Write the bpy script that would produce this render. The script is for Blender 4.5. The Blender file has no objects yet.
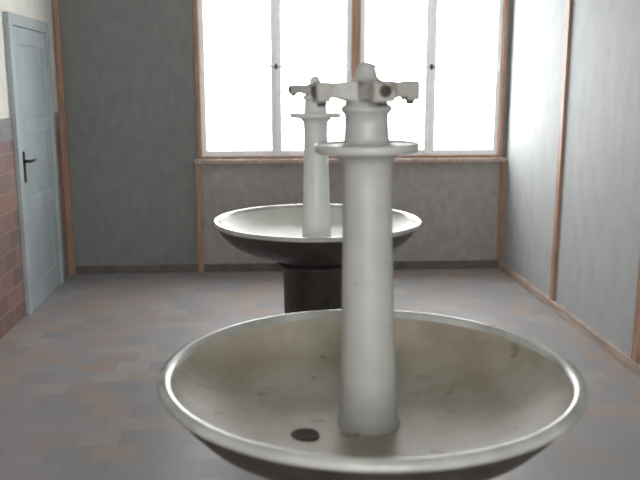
import bpy, bmesh, math, random
from mathutils import Vector, Matrix
random.seed(3)
S=bpy.context.scene
COL=S.collection
S.view_settings.view_transform='Standard'
S.view_settings.look='None'

# ------------------------------------------------------------ helpers
def srgb(r,g,b):
    f=lambda c:(c/255/12.92) if c/255<=0.04045 else ((c/255+0.055)/1.055)**2.4
    return (f(r),f(g),f(b),1)

def new_mat(name):
    m=bpy.data.materials.new(name); m.use_nodes=True
    nt=m.node_tree; b=nt.nodes['Principled BSDF']
    return m,nt,b

def noise_mat(name,c1,c2,scale=8,rough=.7,bump=.0,detail=6,lo=.35,hi=.65,stretch=(1,1,1),metal=0,spec=.5,bscale=None):
    m,nt,b=new_mat(name); N=nt.nodes; L=nt.links
    tc=N.new('ShaderNodeTexCoord'); mp=N.new('ShaderNodeMapping'); mp.inputs['Scale'].default_value=stretch
    L.new(tc.outputs['Object'],mp.inputs[0])
    n=N.new('ShaderNodeTexNoise'); n.inputs['Scale'].default_value=scale; n.inputs['Detail'].default_value=detail
    L.new(mp.outputs[0],n.inputs['Vector'])
    r=N.new('ShaderNodeValToRGB'); r.color_ramp.elements[0].position=lo; r.color_ramp.elements[1].position=hi
    r.color_ramp.elements[0].color=c1; r.color_ramp.elements[1].color=c2
    L.new(n.outputs['Fac'],r.inputs[0]); L.new(r.outputs[0],b.inputs['Base Color'])
    b.inputs['Roughness'].default_value=rough; b.inputs['Metallic'].default_value=metal
    b.inputs['Specular IOR Level'].default_value=spec
    if bump:
        n2=N.new('ShaderNodeTexNoise'); n2.inputs['Scale'].default_value=bscale or scale*4; n2.inputs['Detail'].default_value=4
        L.new(mp.outputs[0],n2.inputs['Vector'])
        bp=N.new('ShaderNodeBump'); bp.inputs['Strength'].default_value=bump; bp.inputs['Distance'].default_value=.01
        L.new(n2.outputs['Fac'],bp.inputs['Height']); L.new(bp.outputs[0],b.inputs['Normal'])
    return m

def tile_mat(name,ax,w,h,cols,mortar,rough,off=.5,gap=.004,dust=(.1,.5),mdark=.75):
    """ax = indices of (u,v) axes in object space; random colour per tile"""
    m,nt,b=new_mat(name); N=nt.nodes; L=nt.links
    def M(op,a,c=None):
        n=N.new('ShaderNodeMath'); n.operation=op
        for i,v in enumerate((a,c)):
            if v is None: continue
            if isinstance(v,(int,float)): n.inputs[i].default_value=v
            else: L.new(v,n.inputs[i])
        return n.outputs[0]
    tc=N.new('ShaderNodeTexCoord'); sp=N.new('ShaderNodeSeparateXYZ'); L.new(tc.outputs['Object'],sp.inputs[0])
    u=M('DIVIDE',sp.outputs[ax[0]],w); v=M('DIVIDE',sp.outputs[ax[1]],h)
    row=M('FLOOR',v); u=M('ADD',u,M('MULTIPLY',row,off)); col=M('FLOOR',u)
    cb=N.new('ShaderNodeCombineXYZ'); L.new(col,cb.inputs[0]); L.new(row,cb.inputs[1])
    wn=N.new('ShaderNodeTexWhiteNoise'); wn.noise_dimensions='2D'; L.new(cb.outputs[0],wn.inputs['Vector'])
    r=N.new('ShaderNodeValToRGB'); r.color_ramp.interpolation='CONSTANT'
    e=r.color_ramp.elements
    while len(e)<len(cols): e.new(.5)
    for i,c in enumerate(cols):
        e[i].position=i/len(cols); 
    for i,c in enumerate(cols): e[i].color=c
    L.new(wn.outputs['Value'],r.inputs[0])
    fu=M('FRACT',u); fv=M('FRACT',v)
    du=M('MULTIPLY',M('MINIMUM',fu,M('SUBTRACT',1,fu)),w); dv=M('MULTIPLY',M('MINIMUM',fv,M('SUBTRACT',1,fv)),h)
    d=M('MINIMUM',du,dv); mask=M('LESS_THAN',d,gap)
    mx=N.new('ShaderNodeMix'); mx.data_type='RGBA'; L.new(mask,mx.inputs['Factor'])
    n=N.new('ShaderNodeTexNoise'); n.inputs['Scale'].default_value=1.6; n.inputs['Detail'].default_value=7
    L.new(tc.outputs['Object'],n.inputs['Vector'])
    mp=N.new('ShaderNodeMapRange'); mp.inputs['From Min'].default_value=.3; mp.inputs['From Max'].default_value=.7
    mp.inputs['To Min'].default_value=dust[0]; mp.inputs['To Max'].default_value=dust[1]
    L.new(n.outputs['Fac'],mp.inputs[0])
    dm=N.new('ShaderNodeMix'); dm.data_type='RGBA'; L.new(mp.outputs[0],dm.inputs['Factor'])
    L.new(r.outputs[0],dm.inputs['A']); dm.inputs['B'].default_value=mortar
    L.new(dm.outputs['Result'],mx.inputs['A']); mx.inputs['B'].default_value=tuple(c*mdark for c in mortar[:3])+(1,)
    L.new(mx.outputs['Result'],b.inputs['Base Color']); b.inputs['Roughness'].default_value=rough
    bp=N.new('ShaderNodeBump'); bp.inputs['Strength'].default_value=.3; bp.inputs['Distance'].default_value=.004
    L.new(M('SUBTRACT',1,mask),bp.inputs['Height']); L.new(bp.outputs[0],b.inputs['Normal'])
    return m

def obj_from_bm(name,bm,mats,parent=None,smooth=False,loc=(0,0,0)):
    me=bpy.data.meshes.new(name); bmesh.ops.recalc_face_normals(bm,faces=bm.faces)
    bm.to_mesh(me); bm.free()
    for m in (mats if isinstance(mats,(list,tuple)) else [mats]): me.materials.append(m)
    if smooth:
        for p in me.polygons: p.use_smooth=True
    o=bpy.data.objects.new(name,me); COL.objects.link(o); o.location=loc
    if parent: o.parent=parent
    return o

def add_box(bm,x0,x1,y0,y1,z0,z1,mi=0,bev=0):
    vs=[bm.verts.new((x,y,z)) for x in (x0,x1) for y in (y0,y1) for z in (z0,z1)]
    q=[(0,1,3,2),(4,6,7,5),(0,4,5,1),(2,3,7,6),(0,2,6,4),(1,5,7,3)]
    fs=[bm.faces.new([vs[i] for i in f]) for f in q]
    for f in fs: f.material_index=mi
    if bev:
        es=list({e for f in fs for e in f.edges})
        r=bmesh.ops.bevel(bm,geom=es,offset=bev,segments=2,affect='EDGES',profile=.5)
        for f in r['faces']: f.material_index=mi

def boxes(name,lst,mat,parent=None,bev=0):
    bm=bmesh.new()
    for b in lst: add_box(bm,*b,bev=bev)
    return obj_from_bm(name,bm,mat,parent)

def add_lathe(bm,prof,seg=64,mat=Matrix(),mis=None,close=False):
    rings=[]
    for r,z in prof:
        if r<=1e-6: rings.append([bm.verts.new(mat@Vector((0,0,z)))])
        else: rings.append([bm.verts.new(mat@Vector((r*math.cos(2*math.pi*i/seg),r*math.sin(2*math.pi*i/seg),z))) for i in range(seg)])
    n=len(rings); rng=range(n if close else n-1)
    for k in rng:
        a=rings[k]; b=rings[(k+1)%n]
        for i in range(seg):
            j=(i+1)%seg
            if len(a)==1 and len(b)==1: continue
            if len(a)==1: f=bm.faces.new((a[0],b[i],b[j]))
            elif len(b)==1: f=bm.faces.new((a[i],a[j],b[0]))
            else: f=bm.faces.new((a[i],a[j],b[j],b[i]))
            if mis: f.material_index=mis[k]
            f.smooth=True

def loft(bm,sections,mat=Matrix()):
    rs=[[bm.verts.new(mat@Vector(p)) for p in s] for s in sections]
    n=len(rs[0])
    for a,b in zip(rs,rs[1:]):
        for i in range(n):
            bm.faces.new((a[i],a[(i+1)%n],b[(i+1)%n],b[i]))
    bm.faces.new(rs[0][::-1]); bm.faces.new(rs[-1])

def rrect(x,w,z0,z1,c):
    """rounded-corner section in the YZ plane at x"""
    h=w/2; pts=[]
    for cy,cz,a0 in ((h-c,z1-c,0),(-h+c,z1-c,90),(-h+c,z0+c,180),(h-c,z0+c,270)):
        for k in range(4):
            a=math.radians(a0+30*k); pts.append((x,cy+c*math.cos(a),cz+c*math.sin(a)))
    return pts

def empty(name,loc=(0,0,0)):
    e=bpy.data.objects.new(name,None); e.empty_display_size=.1; COL.objects.link(e); e.location=loc; return e

# ------------------------------------------------------------ materials
panel_shaded=noise_mat('grey_fibre_panel_shaded',srgb(108,109,107),srgb(124,125,122),scale=14,rough=.85,bump=.3,bscale=60,lo=.2,hi=.8,stretch=(1,1,.5))  # back wall copy of the same board, window-side shade put into its colour
panel_lit=noise_mat('grey_fibre_panel_lit',srgb(149,152,152),srgb(164,167,166),scale=9,rough=.75,bump=.2,bscale=60,lo=.2,hi=.8,stretch=(1,1,.5))  # same board made paler, window light on the side wall put into colour
panel_b=noise_mat('brown_grey_panel',srgb(138,132,127),srgb(158,152,146),scale=16,rough=.9,bump=.3,bscale=50,lo=.25,hi=.75)
cream=noise_mat('cream_plaster',srgb(200,199,192),srgb(214,213,207),scale=4,rough=.85,bump=.15)
ceil_m=noise_mat('ceiling_plaster',srgb(195,195,191),srgb(212,212,208),scale=4,rough=.9)
wood=noise_mat('brown_wood',srgb(132,100,82),srgb(162,128,108),scale=6,rough=.6,stretch=(6,6,.6),bump=.1)
wood_pale=noise_mat('weathered_wood',srgb(144,128,117),srgb(172,156,145),scale=6,rough=.65,stretch=(5,.6,5))
dark_trim=noise_mat('dark_skirting',srgb(78,72,70),srgb(100,92,88),scale=8,rough=.7)
win_paint=noise_mat('window_white_paint',srgb(222,224,223),srgb(235,236,234),scale=14,rough=.5)
door_paint=noise_mat('door_grey_paint',srgb(142,152,155),srgb(154,163,166),scale=3,rough=.5)
door_frame_m=noise_mat('door_frame_paint',srgb(148,156,158),srgb(160,168,169),scale=4,rough=.5)
dark_metal=noise_mat('dark_metal',srgb(38,36,35),srgb(60,56,52),scale=20,rough=.4,metal=.7)
ext_m=noise_mat('bowl_dark_exterior',srgb(42,37,35),srgb(62,55,52),scale=9,rough=.5,bump=.2)
rust=noise_mat('rusty_iron',srgb(44,38,35),srgb(86,66,54),scale=40,rough=.85)
hole_shade=noise_mat('drain_hole_shade',srgb(16,14,13),srgb(30,26,24),scale=20,rough=.8)  # dark colour painting the shade of an open drain hole
enamel_rim=noise_mat('rim_enamel',srgb(136,136,131),srgb(168,168,162),scale=6,rough=.24,lo=.35,hi=.65)

def enamel(name,clean,dirty,spot,dirt_lo,dirt_hi,rough=.3,sp=(.69,.78),spec=.5,sscale=15,smax=.6):
    m,nt,b=new_mat(name); N=nt.nodes; L=nt.links
    tc=N.new('ShaderNodeTexCoord')
    n=N.new('ShaderNodeTexNoise'); n.inputs['Scale'].default_value=3.5; n.inputs['Detail'].default_value=8; n.inputs['Roughness'].default_value=.62
    L.new(tc.outputs['Object'],n.inputs['Vector'])
    r=N.new('ShaderNodeValToRGB'); e=r.color_ramp.elements; e[0].position=dirt_lo; e[0].color=dirty; e[1].position=dirt_hi; e[1].color=clean
    L.new(n.outputs['Fac'],r.inputs[0])
    n2=N.new('ShaderNodeTexNoise'); n2.inputs['Scale'].default_value=sscale; n2.inputs['Detail'].default_value=3
    L.new(tc.outputs['Object'],n2.inputs['Vector'])
    r2=N.new('ShaderNodeValToRGB'); r2.color_ramp.elements[0].position=sp[0]; r2.color_ramp.elements[1].position=sp[1]
    r2.color_ramp.elements[1].color=(smax,smax,smax,1)
    L.new(n2.outputs['Fac'],r2.inputs[0])
    mx=N.new('ShaderNodeMix'); mx.data_type='RGBA'; L.new(r2.outputs[0],mx.inputs['Factor']); L.new(r.outputs[0],mx.inputs['A']); mx.inputs['B'].default_value=spot
    L.new(mx.outputs['Result'],b.inputs['Base Color']); b.inputs['Roughness'].default_value=rough
    b.inputs['Specular IOR Level'].default_value=spec
    return m
bowl_in=enamel('bowl_stained_enamel',srgb(152,145,132),srgb(128,119,104),srgb(84,68,56),.36,.62,.46,(.64,.76),.38,15,.55)
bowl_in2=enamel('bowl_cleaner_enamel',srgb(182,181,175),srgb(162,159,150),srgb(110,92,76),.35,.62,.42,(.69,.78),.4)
col_m=enamel('column_enamel',srgb(162,162,158),srgb(146,145,139),srgb(112,94,80),.32,.6,.4,(.68,.76),.45)
head_m=enamel('tap_head_stained_enamel',srgb(158,157,152),srgb(132,128,119),srgb(84,66,52),.38,.6,.45,(.57,.68),.4,24)
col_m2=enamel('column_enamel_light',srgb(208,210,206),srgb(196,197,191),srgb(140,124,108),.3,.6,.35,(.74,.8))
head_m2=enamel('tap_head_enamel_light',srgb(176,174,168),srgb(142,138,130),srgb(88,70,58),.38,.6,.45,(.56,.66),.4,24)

g=[(142,139,140),(134,132,135),(152,138,129),(140,138,140),(149,133,123),(132,130,133),(150,146,144),(145,133,126),(138,136,138)]
floor_m=tile_mat('floor_tiles',(0,1),.20,.16,[srgb(*c) for c in g],srgb(144,140,138),.40,gap=.0026,dust=(.0,.5),mdark=.86)
t=[(128,96,88),(114,84,78),(140,108,98),(110,90,87),(132,100,93),(124,102,100)]
walltile=tile_mat('wall_tiles_red',(1,2),.24,.13,[srgb(*c) for c in t],srgb(148,132,125),.35,gap=.005,dust=(0,.2),mdark=1.0)
t2=[(126,127,127),(118,120,121),(132,132,132)]
walltile_g=tile_mat('wall_tiles_grey',(1,2),.24,.15,[srgb(*c) for c in t2],srgb(122,122,122),.35)

glass=bpy.data.materials.new('window_glass'); glass.use_nodes=True
nt=glass.node_tree; nt.nodes.remove(nt.nodes['Principled BSDF'])
tr=nt.nodes.new('ShaderNodeBsdfTransparent'); gl=nt.nodes.new('ShaderNodeBsdfGlossy'); gl.inputs['Roughness'].default_value=.02
mx=nt.nodes.new('ShaderNodeMixShader'); mx.inputs[0].default_value=.05
nt.links.new(tr.outputs[0],mx.inputs[1]); nt.links.new(gl.outputs[0],mx.inputs[2]); nt.links.new(mx.outputs[0],nt.nodes['Material Output'].inputs[0])

# ------------------------------------------------------------ room shell
XL,XR,YB,YF,H=-1.74,2.10,6.78,-2.6,2.95
WX0,WX1,WZ0,WZ1=-.60,2.06,1.0,2.62
boxes('floor',[(XL-.2,XR+.2,YF-.2,YB+.3,-.12,0)],floor_m)
boxes('ceiling',[(XL-.2,XR+.2,YF-.2,YB+.3,H,H+.12)],ceil_m)
T=.3
bm=bmesh.new()
add_box(bm,XL,WX0,YB,YB+T,0,H,0)
add_box(bm,WX0,WX1,YB,YB+T,0,WZ0,1)
add_box(bm,WX0,WX1,YB,YB+T,WZ1,H,0)
add_box(bm,WX1,XR,YB,YB+T,0,H,0)
obj_from_bm('wall_back',bm,[panel_shaded,panel_b])
boxes('wall_right',[(XR,XR+.2,YF,YB+T,0,H)],panel_lit)
DY0,DY1,DZ=5.56,6.44,2.05
bm=bmesh.new()
add_box(bm,XL-.2,XL,YF,DY0,0,1.25,0)
add_box(bm,XL-.2,XL,YF,DY0,1.25,1.40,1)
add_box(bm,XL-.2,XL-.008,YF,DY0,1.40,H,2)
add_box(bm,XL-.2,XL-.008,DY0,DY1,DZ,H,2)
add_box(bm,XL-.2,XL-.008,DY1,YB+T,1.4,H,2)
add_box(bm,XL-.2,XL,DY1,YB+T,0,1.25,0)
add_box(bm,XL-.2,XL,DY1,YB+T,1.25,1.4,1)
obj_from_bm('wall_left',bm,[walltile,walltile_g,cream])
bm=bmesh.new()
add_box(bm,XL,-1.2,YF-T,YF,0,H); add_box(bm,1.6,XR,YF-T,YF,0,H)
add_box(bm,-1.2,1.6,YF-T,YF,0,.95); add_box(bm,-1.2,1.6,YF-T,YF,2.6,H)  # opening made for fill light from behind the camera
obj_from_bm('wall_front',bm,cream)

# battens / trims
boxes('trim_1',[(XL,XL+.05,YB-.03,YB,0,H)],wood)
boxes('trim_2',[(-.620,-.575,YB-.028,YB,0,WZ0-.045)],wood)
boxes('trim_3',[(XR-.022,XR,5.43,5.49,.06,H)],wood)
boxes('trim_4',[(XR-.022,XR,4.10,4.16,.06,H)],wood)
boxes('trim_5',[(XR-.022,XR,2.78,2.84,.06,H)],wood)
boxes('trim_6',[(XR-.045,XR,YB-.03,YB,.06,WZ0-.045)],wood)
boxes('baseboard_right',[(XR-.035,XR,YF,YB,0,.06)],wood_pale)
boxes('baseboard_back',[(XL+.05,-.620,YB-.02,YB,0,.07),(-.575,XR-.035,YB-.02,YB,0,.07)],dark_trim)

# ------------------------------------------------------------ windows
def window(name,x0,x1,z0,z1,y):
    root=empty(name,((x0+x1)/2,y,z0))
    ox,oy,oz=root.location
    def B(n,l,m,bev=0):
        return boxes(n,[(a-ox,b-ox,c-oy,d-oy,e-oz,f-oz) for a,b,c,d,e,f in l],m,root,bev)
    fw=.034
    B('outer_frame',[(x0,x0+fw,y-.02,y+.09,z0,z1),(x1-fw,x1,y-.02,y+.09,z0,z1),(x0+fw,x1-fw,y-.02,y+.09,z1-fw,z1),(x0+fw,x1-fw,y-.015,y+.09,z0,z0+.02)],wood,.004)
    xm=(x0+x1)/2
    for k,(a,b) in enumerate(((x0+fw,xm),(xm,x1-fw))):
        s=.046; c,d=y+.01,y+.06; e,f=z0+.02,z1-fw
        B('casement_%d'%(k+1),[(a,a+s,c,d,e,f),(b-s,b,c,d,e,f),(a+s,b-s,c,d,e,e+.05),(a+s,b-s,c,d,f-s,f)],win_paint,.004)
        B('glazing_bar_%d'%(k+1),[(a+s,b-s,y+.03,y+.045,1.770,1.790)],win_paint)
        B('glass_%d'%(k+1),[(a+s,b-s,y+.036,y+.039,e+.05,f-s)],glass)
        hx=a+.02 if k==0 else b-.02
        B('hinge_%d'%(k+1),[(hx-.009,hx+.009,y-.004,y+.012,1.745,1.81)],win_paint,.003)
    B('meeting_bead',[(xm-.014,xm+.014,y-.004,y+.012,z0+.04,z1-fw)],win_paint,.004)
    B('handle',[(xm-.012,xm+.012,y-.02,y-.004,1.755,1.80),(xm-.03,xm+.03,y-.032,y-.02,1.770,1.780)],dark_metal,.003)
    return root
window('window_1',WX0,.758,WZ0,WZ1,YB)
window('window_2',.762,WX1,WZ0,WZ1,YB)
boxes('window_sill',[(WX0-.03,XR-.002,YB-.06,YB-.0,WZ0-.04,WZ0-.003)],wood_pale,bev=.006)
boxes('trim_7',[(.748,.772,YB-.04,YB-.021,WZ0,WZ1)],wood,bev=.003)
def rear_fill_window(name,x0,x1,z0,z1,y0,y1):
    root=empty(name,((x0+x1)/2,y0,z0)); ox,oy,oz=root.location
    l=[(x0,x0+.07,y0,y1,z0,z1),(x1-.07,x1,y0,y1,z0,z1),(x0+.07,x1-.07,y0,y1,z0,z0+.07),(x0+.07,x1-.07,y0,y1,z1-.07,z1),((x0+x1)/2-.04,(x0+x1)/2+.04,y0,y1,z0+.07,z1-.07)]
    boxes('frame',[(a-ox,b-ox,c-oy,d-oy,e-oz,f-oz) for a,b,c,d,e,f in l],win_paint,root)
rear_fill_window('fill_window',-1.2,1.6,.95,2.6,YF-.12,YF-.04)  # unseen window added behind the camera for fill light

# ------------------------------------------------------------ door
door=empty('door_1',(XL,(DY0+DY1)/2,0)); ox,oy,oz=door.location
def DB(n,l,m,bev=0): return boxes(n,[(a-ox,b-ox,c-oy,d-oy,e-oz,f-oz) for a,b,c,d,e,f in l],m,door,bev)
DB('frame',[(XL-.12,XL+.03,DY0-.05,DY0+.03,0,DZ+.05),(XL-.12,XL+.03,DY1-.03,DY1+.05,0,DZ+.05),(XL-.12,XL+.03,DY0+.03,DY1-.03,DZ-.03,DZ+.05)],door_frame_m,.006)
a,b=DY0+.035,DY1-.035; x0,x1=XL-.03,XL+.018
st=.11
rails=[(.006,.2),(.72,.83),(1.28,1.38),(DZ-.15,DZ-.035)]
l=[(x0,x1,a,a+st,.006,DZ-.035),(x0,x1,b-st,b,.006,DZ-.035)]+[(x0,x1,a+st,b-st,z0,z1) for z0,z1 in rails]
DB('leaf',l,door_paint,.003)
DB('panels',[(x0+.012,x1-.012,a+st-.002,b-st+.002,rails[i][1]-.002,rails[i+1][0]+.002) for i in range(3)],door_paint)
DB('lock_plate',[(x1,x1+.006,a+.035,a+.075,.94,1.16)],dark_metal,.002)
bm=bmesh.new()
add_lathe(bm,[(0,0),(.011,0),(.011,.05),(0,.05)],16,Matrix.Translation((x1+.004-ox,a+.055-oy,1.09))@Matrix.Rotation(math.pi/2,4,'Y'))
add_lathe(bm,[(0,0),(.011,0),(.009,.13),(0,.13)],16,Matrix.Translation((x1+.045-ox,a+.05-oy,1.09))@Matrix.Rotation(-math.pi/2,4,'X'))
obj_from_bm('lever_handle',bm,dark_metal,door)
bm=bmesh.new()
for z in (.3,1.75):
    add_lathe(bm,[(0,0),(.01,0),(.01,.09),(0,.09)],12,Matrix.Translation((x1+.008-ox,b+.004-oy,z)))
obj_from_bm('hinges',bm,door_paint,door)

# ------------------------------------------------------------ wash fountains
def wash_fountain(x,y,near=True,sc=1.0,lean=0.0):
    root=empty('wash_fountain',(x,y,0)); root.scale=(sc,sc,1)
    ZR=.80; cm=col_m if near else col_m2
    inner=[(0,-.172),(.10,-.171),(.20,-.167),(.30,-.157),(.38,-.141),(.45,-.115),(.505,-.081),(.540,-.045),(.558,-.014)]
    rim=[(.563,.000),(.570,.006),(.579,.008),(.589,.006),(.597,.000),(.600,-.008),(.598,-.015),(.590,-.020),(.580,-.022)]
    outer=[(.566,-.038),(.545,-.076),(.505,-.120),(.45,-.158),(.38,-.190),(.30,-.217),(.235,-.238),(.20,-.262),(0,-.262)]
    prof=[(r,ZR+z) for r,z in inner+rim+outer]
    mis=[0]*(len(inner)-1)+[2]*(len(rim)+0)+[1]*(len(outer))
    bm=bmesh.new(); add_lathe(bm,prof,128,mis=mis)
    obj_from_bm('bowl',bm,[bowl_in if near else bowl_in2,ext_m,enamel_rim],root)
    zt=ZR-.258
    bm=bmesh.new(); add_lathe(bm,[(0,zt),(.225,zt),(.225,zt-.02),(.206,zt-.04),(.194,zt-.10),(.19,.16),(.196,.08),(.22,.04),(.235,.03),(.235,0),(0,0)],64)
    obj_from_bm('pedestal',bm,ext_m,root)
    zb=ZR-.176
    parts=[]
    bm=bmesh.new()
    add_lathe(bm,[(0,zb),(.092,zb),(.091,zb+.012),(.085,zb+.024),(.082,zb+.10),(.075,.95),(.070,1.15),(.067,1.35),(.069,1.395),(.074,1.404),
                  (.088,1.420),(.136,1.426),(.141,1.429),(.143,1.436),(.143,1.448),(.140,1.452),(.136,1.448),(.085,1.444),(.066,1.450),(.062,1.47),(.060,1.505),(.060,1.53),(.068,1.536),(.071,1.543),(.069,1.552),(.058,1.558),(.05,1.60),
                  (.050,1.618),(.040,1.622),(.031,1.630),(.027,1.650),(.021,1.663),(.010,1.669),(0,1.670)],64)
    parts.append(obj_from_bm('column',bm,cm,root))
    bm=bmesh.new(); caps=bmesh.new()
    for k in range(4):
        M=Matrix.Rotation(math.radians(-78+90*k),4,'Z')
        loft(bm,[rrect(0,.10,1.560,1.620,.006),rrect(.05,.070,1.564,1.619,.006),rrect(.085,.054,1.572,1.617,.006),
                 rrect(.106,.052,1.574,1.616,.006),rrect(.110,.058,1.564,1.619,.007),rrect(.142,.058,1.564,1.619,.007),rrect(.145,.052,1.567,1.616,.007)],M)
        E=M@Matrix.Translation((0,0,1.592))@Matrix.Rotation(math.pi/2,4,'Y')
        add_lathe(caps,[(0,.142),(.016,.142),(.016,.148),(.012,.151),(0,.151)],20,E)
        add_lathe(caps,[(0,1.553),(.011,1.553),(.013,1.556),(.013,1.570),(0,1.570)],16,M@Matrix.Translation((.126,0,0)))
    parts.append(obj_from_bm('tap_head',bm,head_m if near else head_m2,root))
    parts.append(obj_from_bm('tap_sockets',caps,rust,root))
    for p in parts:   # the old column leans a little out of plumb
        p.rotation_euler=(0,-lean,0); p.location=(zb*math.sin(lean),0,0)
    bm=bmesh.new()
    Md=Matrix.Translation((-.190,-.085,0))
    add_lathe(bm,[(0,ZR-.175),(.040,ZR-.175),(.040,ZR-.1612),(.037,ZR-.1602),(.033,ZR-.1612)],32,Md,mis=[0]*4)
    add_lathe(bm,[(.034,ZR-.1615),(.02,ZR-.1617),(0,ZR-.1617)],32,Md,mis=[1]*2)  # flat disc, the hole's darkness is only its colour
    obj_from_bm('drain',bm,[rust,hole_shade],root)
    return root
f1=wash_fountain(.287,2.145,True,1.01,lean=math.radians(1.0))
f2=wash_fountain(.298,4.75,False,1.08,lean=math.radians(.5))

# ------------------------------------------------------------ light
w=bpy.data.worlds.new('overcast_sky'); S.world=w; w.use_nodes=True
bg=w.node_tree.nodes['Background']; bg.inputs[0].default_value=(.975,.987,1,1); bg.inputs[1].default_value=15.5
def portal(name,loc,rot,sx,sy):
    l=bpy.data.lights.new(name,'AREA'); l.shape='RECTANGLE'; l.size=sx; l.size_y=sy
    o=bpy.data.objects.new(name,l); COL.objects.link(o); o.location=loc; o.rotation_euler=rot
    l.cycles.is_portal=True
portal('daylight_portal',((WX0+WX1)/2,YB+T+.02,(WZ0+WZ1)/2),(-math.pi/2,0,0),WX1-WX0,WZ1-WZ0)
portal('daylight_portal.001',(.2,YF-T-.02,1.775),(math.pi/2,0,0),2.8,1.65)  # portal for the added rear fill opening

# ------------------------------------------------------------ camera
cd=bpy.data.cameras.new('camera'); cam=bpy.data.objects.new('camera',cd); COL.objects.link(cam)
cd.sensor_width=36; cd.lens=36*780/640
cam.location=(0,0,1.6)
cam.rotation_euler=(math.radians(90-11.03),0,math.radians(-3.82))
cd.clip_start=.05
cd.dof.use_dof=True; cd.dof.focus_distance=3.8; cd.dof.aperture_fstop=2.2
S.camera=cam
